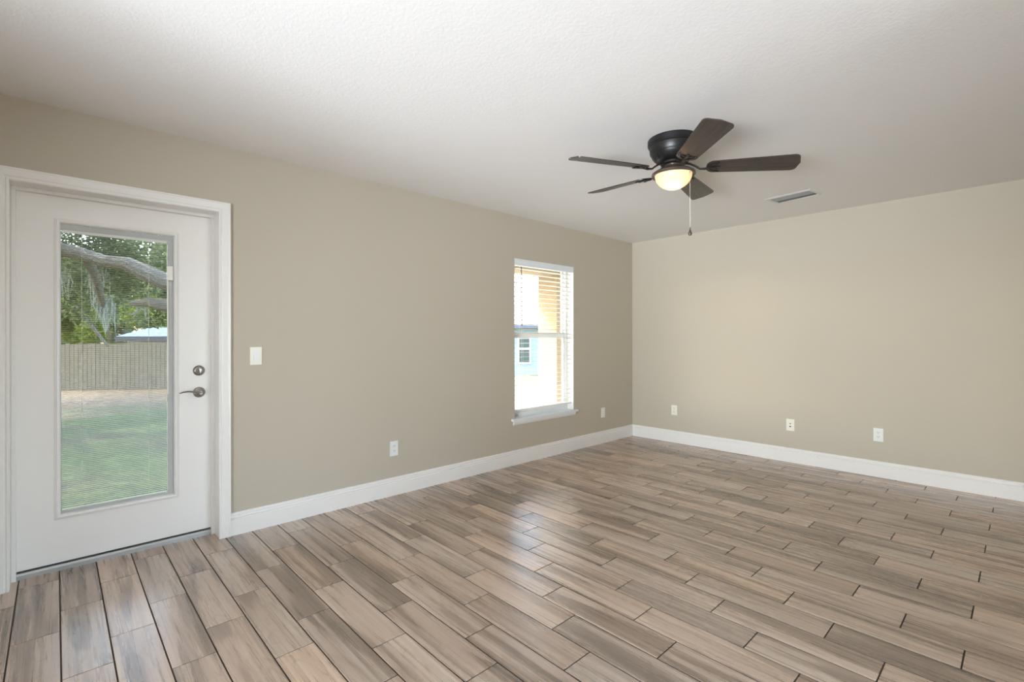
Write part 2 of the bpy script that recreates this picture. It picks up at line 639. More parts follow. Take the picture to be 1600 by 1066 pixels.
# spacer strips of the blind cassette
b = MB()
b.box((XG - .021, IY1 - .030, IZ0), (XG - .003, IY1, IZ1))
b.box((XG - .021, IY0, IZ1 - .030), (XG - .003, IY1 - .030, IZ1))
b.box((XG - .021, IY0, IZ0), (XG - .003, IY1 - .030, IZ0 + .012))
b.box((XG - .021, IY0, IZ0 + .012), (XG - .003, IY0 + .003, IZ1 - .030))
dpart(b, 'blind_cassette', M['greyw'])
b = MB()
b.box((XG - .018, IY0 + .006, IZ1 - .046), (XG - .005, IY1 - .034, IZ1 - .0305), .001)
dpart(b, 'blind_headrail', M['slatw'])
b = MB()
z = IZ1 - .054
while z > IZ0 + .026:
    # thin crowned slat
    xa, xm, xb = XG - .0175, XG - .0115, XG - .0055
    y0_, y1_ = IY0 + .005, IY1 - .034
    vs = [b.bm.verts.new(p) for p in ((xa, y0_, z - .0006), (xm, y0_, z + .0002), (xb, y0_, z - .0002), (xa, y1_, z - .0006), (xm, y1_, z + .0002), (xb, y1_, z - .0002))]
    b.bm.faces.new((vs[0], vs[1], vs[4], vs[3]))
    b.bm.faces.new((vs[1], vs[2], vs[5], vs[4]))
    z -= .0105
dpart(b, 'blind_slats', M['dslat'])
boxm = MB()
boxm.box((XG - .017, IY0 + .005, IZ0 + .014), (XG - .006, IY1 - .034, IZ0 + .021), .001)
dpart(boxm, 'blind_bottom_rail', M['slatw'])
b = MB()
for yy in (IY0 + .087, IY1 - .034 - .087):
    for xx in (XG - .018, XG - .005):
        b.box((xx - .0004, yy - .0005, IZ0 + .016), (xx + .0004, yy + .0005, IZ1 - .046))
dpart(b, 'ladder_cord', M['cord'])
b = MB()
b.box((XG + .0005, IY1 - .033, .905), (XG + .003, IY1 - .026, 1.66), .0005)
dpart(b, 'slider_track', M['slatw'])
b = MB()
b.box((XG + .001, IY1 - .034, 1.595), (XG + .016, IY1 - .004, 1.680), .003)
dpart(b, 'blind_slider', M['slatw'])

# threshold
b = MB()
b.sweep([(0.040, -.001), (.040, .020), (.034, .030), (.0, .034), (-.03, .034), (-.03, -.001)], [((XD - .03, DY0 + .0, 0), (1, 0, 0), zz), ((XD - .03, DY1, 0), (1, 0, 0), zz)])
dpart(b, 'threshold', M['alu'])
b = MB()
b.box((XD - .040, SY0, .0345), (XD - .003, SY1, .041))
dpart(b, 'door_sweep', M['rubber'])

# deadbolt
LX = XD


def rot_to_x(loc, roll=0.0):
    # lathe axis z -> +x
    return Matrix.Translation(loc) @ Matrix.Rotation(PI / 2, 4, 'Y') @ Matrix.Rotation(roll, 4, 'Z')


ML, DL = (LX, .657, .905), (LX, .656, 1.041)
b = MB()
b.lathe([(0.0, .014), (.012, .014), (.022, .012), (.029, .008), (.032, .003), (.032, 0), (0, 0)], 48, rot_to_x(DL))
db = dpart(b, 'deadbolt', M['nickel'], smooth=True)
b = MB()
b.box((-.004, -.0155, 0), (.004, .0155, .018), .002, Matrix.Translation((LX + .011, DL[1], DL[2])) @ Matrix.Rotation(math.radians(12), 4, 'X') @ Matrix(((0, 0, 1, 0), (1, 0, 0, 0), (0, 1, 0, 0), (0, 0, 0, 1))))
tp = b.build('thumb_turn', M['nickel'], db)
b = MB()
b.lathe([(0.0, .016), (.013, .016), (.020, .012), (.029, .009), (.033, .003), (.033, 0), (0, 0)], 48, rot_to_x(ML))
dh = dpart(b, 'door_handle', M['nickel'], smooth=True)
b = MB()
b.lathe([(0, .058), (.009, .058), (.0115, .052), (.0115, .012), (0, .012)], 24, rot_to_x(ML))
b.tube([(LX + .050, .662, .905), (LX + .053, .645, .907), (LX + .054, .620, .914), (LX + .053, .590, .918), (LX + .050, .565, .915), (LX + .046, .548, .908)], [.0100, .0095, .0085, .0078, .0068, .0045], 12, flat=.65)
b.build('lever', M['nickel'], dh, True)
# hinges are on the outer edge, hidden; nothing to build

# ------------------------------------------------------------------ window
win = empty('window_1', (0, (WY0 + WY1) / 2, WZ0))
tag(win, kind='structure')
WORG = Vector(win.location)


def wpart(mb, name, m, org=WORG, parent=win, smooth=False):
    o = mb.build(name, m, parent, smooth)
    o.location = -org
    return o


b = MB()   # white returns
e = .004
b.box((-.15, WY0, WZ0), (-.001, WY0 + e, WZ1))
b.box((-.15, WY1 - e, WZ0), (-.001, WY1, WZ1))
b.box((-.15, WY0 + e, WZ1 - e), (-.001, WY1 - e, WZ1))
wpart(b, 'window_reveal', M['trim'])
b = MB()   # frame + sashes
F0, F1 = -.145, -.085
fw = .035
b.box((F0, WY0 + e, WZ0), (F1, WY0 + fw, WZ1 - e), .003)
b.box((F0, WY1 - fw, WZ0), (F1, WY1 - e, WZ1 - e), .003)
b.box((F0, WY0 + fw, WZ1 - .045), (F1, WY1 - fw, WZ1 - e), .003)
b.box((F0, WY0 + fw, WZ0), (F1 + .01, WY1 - fw, WZ0 + .050), .003)
wpart(b, 'window_frame', M['vinyl'])
b = MB()   # lower sash
s0, s1 = WY0 + fw, WY1 - fw
b.box((-.115, s0, WZ0 + .052), (-.088, s0 + .038, 1.297), .003)
b.box((-.115, s1 - .038, WZ0 + .052), (-.088, s1, 1.297), .003)
b.box((-.115, s0 + .038, 1.240), (-.088, s1 - .038, 1.297), .003)
b.box((-.115, s0 + .038, WZ0 + .052), (-.088, s1 - .038, WZ0 + .092), .003)
wpart(b, 'lower_sash', M['vinyl'])
b = MB()
b.box((-.142, s0, 1.250), (-.118, s1, 1.29), .002)
b.box((-.142, s0, 1.29), (-.118, s0 + .022, WZ1 - .045), .002)
b.box((-.142, s1 - .022, 1.29), (-.118, s1, WZ1 - .045), .002)
wpart(b, 'upper_sash', M['vinyl'])
b = MB()
b.box((-.104, s0 + .036, WZ0 + .09), (-.100, s1 - .036, 1.242))
b.box((-.132, s0 + .02, 1.288), (-.128, s1 - .02, WZ1 - .043))
wpart(b, 'glass_pane', M['glass'])
b = MB()
b.box((-.085, WY0 + e, WZ0 - .004), (.0, WY1 - e, WZ0 + .010))
b.box((0.0, WY0 - .045, WZ0 - .012), (.034, WY1 + .045, WZ0 + .010), .004)
wpart(b, 'window_sill', M['valance'])
b = MB()
b.sweep([(0, 0), (.016, 0), (.016, -.022), (.012, -.032), (.008, -.040), (0, -.040)], [((0, WY0 - .02, WZ0 - .012), (1, 0, 0), zz), ((0, WY1 + .02, WZ0 - .012), (1, 0, 0), zz)])
wpart(b, 'sill_apron', M['trim'])

# blind on the window
bl = empty('window_blind', (-.045, (WY0 + WY1) / 2, WZ1))
tag(bl, 'white horizontal slat blind lowered inside the tall window in the left wall', 'blind')
BORG = Vector(bl.location)


def bpart(mb, name, m, smooth=False):
    return wpart(mb, name, m, BORG, bl, smooth)


by0, by1 = WY0 + .010, WY1 - .010
b = MB()
b.box((-.070, by0, WZ1 - .050), (-.020, by1, WZ1 - .006), .002)
bpart(b, 'headrail', M['vinyl'])
b = MB()
b.sweep([(0, -.058), (.006, -.060), (.010, -.054), (.010, -.012), (.014, -.006), (.014, -.0005), (0, -.0005)], [((-.012, WY0 + .0045, WZ1 - .004), (1, 0, 0), zz), ((-.012, WY1 - .0045, WZ1 - .004), (1, 0, 0), zz)])
bpart(b, 'valance', M['valance'])
b = MB()
z = WZ1 - .090
tilt = math.radians(-4)
while z > .545:
    mx = Matrix.Translation((-.045, 0, z)) @ Matrix.Rotation(tilt, 4, 'Y')
    b.box((-.0235, by0, -.0014), (.0235, by1, .0014), .0, mx)
    z -= .0465
bpart(b, 'slats', M['slatw'])
b = MB()
b.box((-.070, by0, .517), (-.020, by1, .534), .003)
bpart(b, 'bottom_rail', M['slatw'])
for yy in (by0 + .125, (by0 + by1) / 2 + .0, by1 - .085):
    if abs(yy - (by0 + by1) / 2) < .01:
        continue
    b = MB()
    for xx in (-.0715, -.0185):
        b.tube([(xx, yy, .53), (xx, yy, WZ1 - .05)], .0009, 6)
    b.tube([(-.045, yy + .004, .53), (-.045, yy + .004, WZ1 - .05)], .0009, 6)
    bpart(b, 'ladder_cord', M['cord'])
b = MB()
b.tube([(-.006, 3.373, 1.950), (-.004, 3.374, 1.66), (-.004, 3.375, 1.375)], .0042, 8)
b.tube([(-.004, 3.375, 1.385), (-.004, 3.375, 1.36)], [.0055, .0055], 8)
bpart(b, 'tilt_wand', M['wand'])


# ------------------------------------------------------------------ wall plates
def plate_base(name, loc, rz, label, cat, m, group=None):
    """local +y is out of the wall, x along it."""
    o = empty(name, loc, (0, 0, rz))
    tag(o, label, cat, group)
    b = MB()
    b.box((-.036, 0.0, -.058), (.036, .0055, .058), .0022)
    b.build('cover_plate', m, o)
    return o


def duplex(name, loc, rz, label, m):
    o = plate_base(name, loc, rz, label, 'outlet', m)
    for s in (-1, 1):
        b = MB()
        pr = []
        for k in range(28):
            a = 2 * PI * k / 28
            pr.append((.0172 * math.cos(a), max(-.0125, min(.0125, .0172 * math.sin(a)))))
        vs0 = [b.bm.verts.new((x, .0056, s * .0195 + z)) for x, z in pr]
        vs1 = [b.bm.verts.new((x, .0072, s * .0195 + z)) for x, z in pr]
        b.bm.faces.new(vs0)
        b.bm.faces.new(vs1)
        for k in range(28):
            b.bm.faces.new((vs0[k], vs0[(k + 1) % 28], vs1[(k + 1) % 28], vs1[k]))
        rc = b.build('receptacle', m, o)
        b = MB()
        for sx in (-1, 1):
            b.box((sx * .0064 - .0014, .0070, s * .0195 + .001), (sx * .0064 + .0014, .0075, s * .0195 + .0085))
        b.lathe([(0, .0005), (.0026, .0005), (.0026, 0), (0, 0)], 12, Matrix.Translation((0, .0072, s * .0195 - .006)) @ Matrix.Rotation(-PI / 2, 4, 'X'))
        b.build('slots', M['slot'], rc)
    b = MB()
    b.lathe([(0, .001), (.003, .0008), (.0034, 0), (0, 0)], 12, Matrix.Translation((0, .0055, 0)) @ Matrix.Rotation(-PI / 2, 4, 'X'))
    b.build('screw', M['plate'], o)
    return o


RZL = -PI / 2       # left wall, faces +x
RZB = PI            # back wall, faces -y
duplex('electrical_outlet', (0.0, 1.9525, .3685), RZL, 'white duplex outlet low on the left wall between the glazed door and the window', M['platew'])
duplex('electrical_outlet', (0.574, YB, .383), RZB, 'cream duplex outlet on the back wall nearest the room corner', M['plate'])
duplex('electrical_outlet', (2.528, YB, .375), RZB, 'white duplex outlet on the back wall, farthest from the room corner', M['platew'])
# plain decorator plate by the window
o = plate_base('electrical_outlet', (0.0, 4.7105, .357), RZL, 'cream wall plate with flat rectangular insert, between the window and the room corner', 'outlet', M['plate'])
boxobj('receptacle', (-.0165, .0050, -.0335), (.0165, .0072, .0335), M['platew'], o, .0008)
# cable plate
o = plate_base('cable_wall_plate', (1.818, YB, .3705), RZB, 'cream wall plate with two dark jacks, between the two back wall outlets', 'wall plate', M['plate'])
b = MB()
b.lathe([(0, .007), (.0022, .007), (.0045, .006), (.0055, 0), (0, 0)], 16, Matrix.Translation((0, .0055, .013)) @ Matrix.Rotation(-PI / 2, 4, 'X'))
b.build('coaxial_jack', M['slot'], o)
boxobj('phone_jack', (-.0075, .0053, -.021), (.0075, .0062, -.010), M['slot'], o)
b = None
for zq in (-.042, .042):
    b = MB()
    b.lathe([(0, .001), (.003, .0008), (.0034, 0), (0, 0)], 12, Matrix.Translation((0, .0055, zq)) @ Matrix.Rotation(-PI / 2, 4, 'X'))
    b.build('screw', M['plate'], o)
# light switch
o = plate_base('light_switch', (0.0, .9500, 1.128), RZL, 'cream rocker light switch on the wall beside the glazed door', 'light switch', M['plate'])
b = MB()
b.box((-.0168, .0040, -.0335), (.0168, .0062, .0335), .0006)
b.build('switch_frame', M['plate'], o)
b = MB()
q = [(-.0315, .0060), (-.0315, .0068), (0, .0088), (.0315, .0118), (.0315, .0060)]
b.sweep([(zv, yv) for zv, yv in q], [((-.0152, 0, 0), (0, 0, -1), (0, 1, 0)), ((.0152, 0, 0), (0, 0, -1), (0, 1, 0))])
b.build('rocker', M['platew'], o)

# ------------------------------------------------------------------ ceiling vent
v = empty('ceiling_vent', (2.077, 4.565, H), (0, 0, -.14))
tag(v, 'white rectangular ceiling air vent with grey louvres near the back wall', 'vent')
VX, VY = .158, .088
b = MB()
VP = [(0, 0), (0, -.004), (.004, -.0075), (.024, -.004), (.030, 0)]
b.sweep(VP, [((-VX, -VY, 0), (-1, -1, 0), zz), ((VX, -VY, 0), (1, -1, 0), zz), ((VX, VY, 0), (1, 1, 0), zz), ((-VX, VY, 0), (-1, 1, 0), zz)], closed=True)
b.build('vent_frame', M['vent'], v)
b = MB()
for i in range(7):
    yy = -VY + .016 + i * (2 * VY - .03) / 6
    mx = Matrix.Translation((0, yy, -.001)) @ Matrix.Rotation(math.radians(-38 if i < 4 else 38), 4, 'X')
    b.box((-VX + .002, -.011, -.0006), (VX - .002, .011, .0006), 0, mx)
b.build('louvres', M['ventd'], v)
boxobj('duct_opening', (-VX + .001, -VY + .001, -.0006), (VX - .001, VY - .001, -.0001), M['duct'], v)
for sx in (-1, 1):
    b = MB()
    b.lathe([(0, -.0015), (.004, -.001), (.0045, 0), (0, 0)], 12, Matrix.Translation((sx * (VX + .010), 0, -.0055)))
    b.build('screw', M['ventd'], v)

# ------------------------------------------------------------------ ceiling fan
FX, FY = 1.973, 2.722
fan = empty('ceiling_fan', (FX, FY, H))
tag(fan, 'black five-blade flush ceiling fan with a lit glass bowl', 'ceiling fan')


def fz(z):
    return z - H


b = MB()
b.lathe([(0, 0), (.147, 0), (.150, -.004), (.150, -.030), (.1455, -.036), (.1455, -.040), (.139, -.044), (.137, -.078), (.130, -.090), (0, -.090)], 72)
b.build('motor_housing', M['black'], fan, True)
b = MB()
b.lathe([(0, -.088), (.128, -.088), (.124, -.100), (.108, -.120), (.085, -.136), (0, -.136)], 64)
for k in range(16):
    a = 2 * PI * k / 16
    mx = Matrix.Rotation(a, 4, 'Z') @ Matrix.Translation((.113, 0, -.1125)) @ Matrix.Rotation(math.radians(-52), 4, 'Y')
    b.box((-.015, -.006, -.003), (.015, .006, .004), .002, mx)
b.build('vent_ring', M['black'], fan, True)
b = MB()
b.lathe([(0, -.136), (.070, -.136), (.074, -.140), (.074, -.150), (.068, -.154), (0, -.154)], 48)
b.build('flywheel', M['black'], fan, True)
b = MB()
b.lathe([(0, -.152), (.050, -.152), (.046, -.160), (.050, -.168), (.066, -.177), (.092, -.186), (.114, -.195), (.126, -.204), (.1275, -.209), (.1275, -.217), (.121, -.220), (.112, -.215), (.109, -.206), (0, -.196)], 64)
b.build('light_fitter', M['bronze'], fan, True)


def bowl_mat():
    m = bpy.data.materials.new('frosted_lamp_glass')
    m.use_nodes = True
    t = m.node_tree
    t.nodes.clear()
    o = N(t, 'ShaderNodeOutputMaterial')
    tl = N(t, 'ShaderNodeBsdfTranslucent')
    tl.inputs[0].default_value = (1.0, .90, .72, 1)
    df = N(t, 'ShaderNodeBsdfDiffuse')
    df.inputs[0].default_value = (.9, .85, .76, 1)
    gl = N(t, 'ShaderNodeBsdfGlossy')
    gl.inputs['Roughness'].default_value = .15
    m1 = N(t, 'ShaderNodeMixShader')
    m1.inputs[0].default_value = .3
    m2 = N(t, 'ShaderNodeMixShader')
    m2.inputs[0].default_value = .04
    t.links.new(tl.outputs[0], m1.inputs[1])
    t.links.new(df.outputs[0], m1.inputs[2])
    t.links.new(m1.outputs[0], m2.inputs[1])
    t.links.new(gl.outputs[0], m2.inputs[2])
    t.links.new(m2.outputs[0], o.inputs[0])
    return m


M['bowl'] = bowl_mat()
b = MB()
pr = []
for k in range(15):
    a = PI / 2 * k / 14
    pr.append((.108 * math.cos(a), -.212 - .088 * math.sin(a)))
b.lathe(pr, 64, cap=False)
bw = b.build('glass_bowl', M['bowl'], fan, True)
lp = bpy.data.lights.new('fan_bulb', 'POINT')
lp.energy = 0.62
lp.color = (1.0, .66, .34)
lp.shadow_soft_size = .02
lo = bpy.data.objects.new('fan_bulb', lp)
lo.location = (FX + .01, FY - .015, H - .268)
COL.objects.link(lo)

# blades
def blade_mat():
    m = mat('blade_walnut', lin(56, 48, 43), .32, spec=.6)
    t = m.node_tree
    p = t.nodes['Principled BSDF']
    tc = N(t, 'ShaderNodeTexCoord')
    mp = N(t, 'ShaderNodeMapping')
    mp.inputs['Scale'].default_value = (4, 90, 10)
    nz = N(t, 'ShaderNodeTexNoise')
    nz.inputs['Scale'].default_value = 1
    nz.inputs['Detail'].default_value = 4
    r = N(t, 'ShaderNodeValToRGB')
    r.color_ramp.elements[0].position = .35
    r.color_ramp.elements[0].color = lin(46, 39, 36)
    r.color_ramp.elements[1].position = .7
    r.color_ramp.elements[1].color = lin(70, 61, 56)
    t.links.new(tc.outputs['Object'], mp.inputs[0])
    t.links.new(mp.outputs[0], nz.inputs['Vector'])
    t.links.new(nz.outputs['Fac'], r.inputs[0])
    t.links.new(r.outputs[0], p.inputs['Base Color'])
    return m


M['blade'] = blade_mat()
ZB = 2.256 - H
droop = [0.0, 0.0, 0.0, 0.0, 0.0]
dz_tip = [-.026, .0, .0, .026, 0.0]
for i in range(5):
    th = math.radians(28.5 - 72 * i)
    # outline: x outward, y CCW tangent
    r0, r1 = .185, .668
    hw0, hw1 = .058, .077
    out = []
    cr_ = .030
    # root (rounded), tip rounded
    for k in range(7):
        a = PI + (PI / 2) * k / 6
        out.append((r0 + .045 + .045 * math.cos(a), -hw0 + .045 + .045 * math.sin(a)))
    for k in range(7):
        a = -PI / 2 + (PI / 2) * k / 6
        out.append((r1 - cr_ + cr_ * math.cos(a), -hw1 + cr_ + cr_ * math.sin(a)))
    out.append((r1 + .010, 0))
    for k in range(7):
        a = (PI / 2) * k / 6
        out.append((r1 - cr_ + cr_ * math.cos(a), hw1 - cr_ + cr_ * math.sin(a)))
    for k in range(7):
        a = PI / 2 + (PI / 2) * k / 6
        out.append((r0 + .045 + .045 * math.cos(a), hw0 - .045 + .045 * math.sin(a)))
    b = MB()
    t2 = .003
    top = [b.bm.verts.new((x, y, t2)) for x, y in out]
    bot = [b.bm.verts.new((x, y, -t2)) for x, y in out]
    b.bm.faces.new(top)
    b.bm.faces.new(bot[::-1])
    n = len(out)
    for k in range(n):
        b.bm.faces.new((top[k], top[(k + 1) % n], bot[(k + 1) % n], bot[k]))
    # twist about its own length, then turn
    slope = math.atan2(dz_tip[i], .48)
    mxp = Matrix.Rotation(math.radians(-13), 4, 'X')
    mx = Matrix.Rotation(th, 4, 'Z') @ Matrix.Translation((.185, 0, ZB)) @ Matrix.Rotation(-slope, 4, 'Y') @ Matrix.Translation((-.185, 0, 0)) @ mxp
    bo = b.build('fan_blade', M['blade'], fan)
    bo.matrix_local = mx
    # blade iron: neck from flywheel and a fork plate under the blade
    b = MB()
    b.tube([(.064, 0, fz(2.2930)), (.095, 0, fz(2.284)), (.125, 0, fz(2.267)), (.150, 0, fz(2.2485)), (.178, 0, fz(2.2455)), (.205, 0, fz(2.250))], [.013, .011, .010, .010, .012, .013], 10, flat=.55)
    tuv_ = Matrix.Translation((0, 0, ZB)) @ mxp
    for sy in (-1, 1):
        pts = [(.195, 0, -.0065), (.205, sy * .022, -.0065), (.222, sy * .038, -.0065), (.250, sy * .046, -.0065)]
        b.tube([tuv_ @ Vector(p) for p in pts], [.008, .007, .007, .009], 8, flat=.5)
        b.tube([tuv_ @ Vector(p) for p in ((.205, 0, -.0065), (.235, sy * .012, -.0065), (.245, sy * .030, -.0065))], [.005, .005, .005], 8, flat=.5)
        b.lathe([(0, -.004), (.006, -.003), (.007, 0), (0, 0)], 10, tuv_ @ Matrix.Translation((.250, sy * .046, -.0075)))
    b.tube([tuv_ @ Vector(p) for p in ((.19, 0, -.0065), (.235, 0, -.0065), (.262, 0, -.0065))], [.010, .008, .006], 8, flat=.5)
    io = b.build('blade_iron', M['black'], fan, True)
    io.matrix_local = Matrix.Rotation(th, 4, 'Z')

# pull chain: right-hand side of the fitter, seen from the camera
rx, ry = math.cos(.8158), math.sin(.8158)
cx, cy = rx * .062, ry * .062
vx, vy = math.sin(.8158), -math.cos(.8158)          # towards the camera
cx, cy = cx + vx * .105, cy + vy * .105
b = MB()
b.tube([(cx * .9, cy * .9, fz(2.232)), (cx, cy, fz(2.225)), (cx, cy, fz(2.205))], .0035, 8)
z = 2.205
while z > 1.885:
    mx = Matrix.Translation((cx, cy, fz(z)))
    bmesh.ops.create_icosphere(b.bm, subdivisions=1, radius=.0015, matrix=mx)
    z -= .0062
b.tube([(cx, cy, fz(2.205)), (cx, cy, fz(1.885))], .0006, 5)
pc = b.build('pull_chain', M['brass'], fan, True)
b = MB()
b.lathe([(0, .030), (.0025, .030), (.0032, .018), (.006, .010), (.0105, -.002), (.0110, -.009), (.008, -.016), (0, -.019)], 20, Matrix.Translation((cx, cy, fz(1.857))))
b.build('chain_pull', M['bronze'], pc, True)
# ------------------------------------------------------------------ outdoors


def grass_mat():
    m = mat('patchy_lawn', lin(110, 120, 80), .9)
    t = m.node_tree
    p = t.nodes['Principled BSDF']
    tc = N(t, 'ShaderNodeTexCoord')
    n1 = N(t, 'ShaderNodeTexNoise')
    n1.inputs['Scale'].default_value = .55
    n1.inputs['Detail'].default_value = 6
    n2 = N(t, 'ShaderNodeTexNoise')
    n2.inputs['Scale'].default_value = 14
    n2.inputs['Detail'].default_value = 5
    n2.inputs['Roughness'].default_value = .7
    r = N(t, 'ShaderNodeValToRGB')
    cr = r.color_ramp
    cr.elements[0].position, cr.elements[0].color = .36, lin(84, 74, 52)
    cr.elements[1].position, cr.elements[1].color = .62, lin(80, 98, 42)
    e2 = cr.elements.new(.48)
    e2.color = lin(92, 98, 54)
    r2 = N(t, 'ShaderNodeValToRGB')
    r2.color_ramp.elements[0].position, r2.color_ramp.elements[0].color = .34, (.24, .24, .20, 1)
    r2.color_ramp.elements[1].position, r2.color_ramp.elements[1].color = .66, (1.1, 1.1, 1.05, 1)
    mx = N(t, 'ShaderNodeMix', data_type='RGBA', blend_type='MULTIPLY')
    mx.inputs[0].default_value = 1
    for n in (n1, n2):
        t.links.new(tc.outputs['Object'], n.inputs['Vector'])
    t.links.new(n1.outputs['Fac'], r.inputs[0])
    t.links.new(n2.outputs['Fac'], r2.inputs[0])
    t.links.new(r.outputs[0], mx.inputs[6])
    t.links.new(r2.outputs[0], mx.inputs[7])
    # bare trodden earth along the far fence, thin dry grass by the house
    sx = N(t, 'ShaderNodeSeparateXYZ')
    t.links.new(tc.outputs['Object'], sx.inputs[0])
    ad = N(t, 'ShaderNodeMath', operation='MULTIPLY_ADD')
    ad.inputs[1].default_value = 5.0
    t.links.new(n1.outputs['Fac'], ad.inputs[0])
    t.links.new(sx.outputs[0], ad.inputs[2])
    mr = N(t, 'ShaderNodeMapRange')
    mr.inputs['From Min'].default_value = -9.6
    mr.inputs['From Max'].default_value = -6.8
    mr.inputs['To Min'].default_value = 1.0
    mr.inputs['To Max'].default_value = 0.0
    t.links.new(ad.outputs[0], mr.inputs[0])
    er = N(t, 'ShaderNodeMix', data_type='RGBA')
    er.inputs[7].default_value = lin(124, 104, 84)
    t.links.new(mr.outputs[0], er.inputs[0])
    t.links.new(r.outputs[0], er.inputs[6])
    t.links.new(er.outputs[2], mx.inputs[6])
    t.links.new(mx.outputs[2], p.inputs['Base Color'])
    return m


def leaf_mat(name, a, bcol, trans=.45):
    m = bpy.data.materials.new(name)
    m.use_nodes = True
    t = m.node_tree
    t.nodes.clear()
    o = N(t, 'ShaderNodeOutputMaterial')
    gm = N(t, 'ShaderNodeNewGeometry')
    r = N(t, 'ShaderNodeValToRGB')
    r.color_ramp.elements[0].color = a
    r.color_ramp.elements[1].color = bcol
    t.links.new(gm.outputs['Random Per Island'], r.inputs[0])
    d = N(t, 'ShaderNodeBsdfDiffuse')
    tl = N(t, 'ShaderNodeBsdfTranslucent')
    mx = N(t, 'ShaderNodeMixShader')
    mx.inputs[0].default_value = trans
    t.links.new(r.outputs[0], d.inputs[0])
    t.links.new(r.outputs[0], tl.inputs[0])
    t.links.new(d.outputs[0], mx.inputs[1])
    t.links.new(tl.outputs[0], mx.inputs[2])
    t.links.new(mx.outputs[0], o.inputs[0])
    return m


M['grass'] = grass_mat()
M['bounce_slab'] = mat('pale_bounce_slab', lin(222, 218, 208), .9, noise=.06, nscale=5, bump=.2, bscale=60)  # kept pale so the added slab throws light upwards
M['leafd'] = leaf_mat('oak_leaves', lin(80, 94, 62), lin(156, 164, 122))
M['leafy'] = leaf_mat('sunny_leaves', lin(78, 100, 34), lin(142, 152, 66), .5)
M['bark'] = mat('grey_bark', lin(134, 122, 112), .95, noise=.25, nscale=14, bump=.8, bscale=30, bdist=.02)
M['moss'] = mat('spanish_moss', lin(176, 174, 158), .95, noise=.25, nscale=20)
M['fence'] = mat('weathered_wood', lin(146, 134, 116), .95, noise=.35, nscale=5, bump=.4, bscale=60, bdist=.004)


def gz(x, y):
    """height of the yard"""
    d = max(0.0, -x - 1.6)
    return -.17 - .0225 * d


b = MB()
nx, ny = 24, 30
gv = [[b.bm.verts.new((xx, yy, gz(xx, yy))) for yy in [-14 + 50 * j / ny for j in range(ny + 1)]] for xx in [-.16 - 46 * (i / nx) ** 1.5 for i in range(nx + 1)]]
for i in range(nx):
    for j in range(ny):
        b.bm.faces.new((gv[i][j], gv[i + 1][j], gv[i + 1][j + 1], gv[i][j + 1]))
tag(b.build('ground_1', M['grass'], smooth=True), kind='structure')
# porch
tag(boxobj('bounce_slab', (-3.1, 1.9, -.40), (-1.555, 9.5, -.13), M['bounce_slab']), kind='structure')  # unseen slab added to bounce sun up through the window
tag(boxobj('porch_slab', (-1.55, -6, -.30), (-.151, 5.6, -.11), M['slab']), kind='structure')
tag(boxobj('porch_roof', (-1.75, -6.2, 2.23), (-.151, 6.2, 2.36), M['soffit']), kind='structure')
tag(boxobj('roof_slab', (-2.0, -6.4, 2.36), (7.2, 6.4, 2.60 + .05), M['soffit']), kind='structure')
bpy.data.objects['roof_slab'].location.z = .19
tag(boxobj('porch_beam', (-1.33, -6.0, 2.10), (-.98, 5.35, 2.229), M['stucco']), kind='structure')
b = MB()
b.box((-1.33, 5.0, -.11), (-.98, 5.16, 2.099), .006)
tag(b.build('porch_column', M['stucco']), 'tan stucco porch column standing outside the window', 'column')

FW = []


def ray(px, py):
    d = Vector((-math.sin(.8158), math.cos(.8158), 0))
    r = Vector((math.cos(.8158), math.sin(.8158), 0))
    return d + r * ((px - 800) / 758.4) + Vector((0, 0, 1)) * ((527.16 - py) / 758.4)


CV = Vector(CAMP)


def at(px, py, depth):
    return CV + ray(px, py) * depth


# fence: individual pickets are the fence's boards
A = at(20, 609, 16.8)
B = at(330, 609, 16.8)
A.z = gz(A.x, 0)
B.z = gz(B.x, 0)
dirf = (B - A)
dirf.z = 0
L = dirf.length
dirf.normalize()
A = A - dirf * 1.0
L += 3.0
ang = math.atan2(dirf.y, dirf.x)
b = MB()
u = 0.0
rf = random.Random(3)
while u < L:
    wd = .135 + rf.uniform(-.006, .006)
    P = A + dirf * u
    zt = 1.60 + rf.uniform(-.02, .02)
    pxu = u / L
    if pxu > .665:
        zt -= .13
    g0 = gz(P.x, P.y)
    mx = Matrix.Translation((P.x, P.y, g0)) @ Matrix.Rotation(ang + rf.uniform(-.03, .03), 4, 'Z')
    vs = b.box((0, -.010, -.02), (wd, .010, zt), 0, mx)
    u += wd + .014
wf = b.build('wooden_fence', M['fence'])
tag(wf, 'weathered grey wooden privacy fence across the yard behind the glazed door', 'fence')
b = MB()
for zr in (.25, .85, 1.4):
    P0, P1 = A - dirf * .0, A + dirf * L
    nrm = Vector((-dirf.y, dirf.x, 0))
    if nrm.x > 0:
        nrm = -nrm
    b.tube([Vector((P0.x, P0.y, gz(P0.x, 0) + zr)) + nrm * .04, Vector((P1.x, P1.y, gz(P1.x, 0) + zr)) + nrm * .04], .03, 4)
b.build('fence_rail', M['fence'], wf)


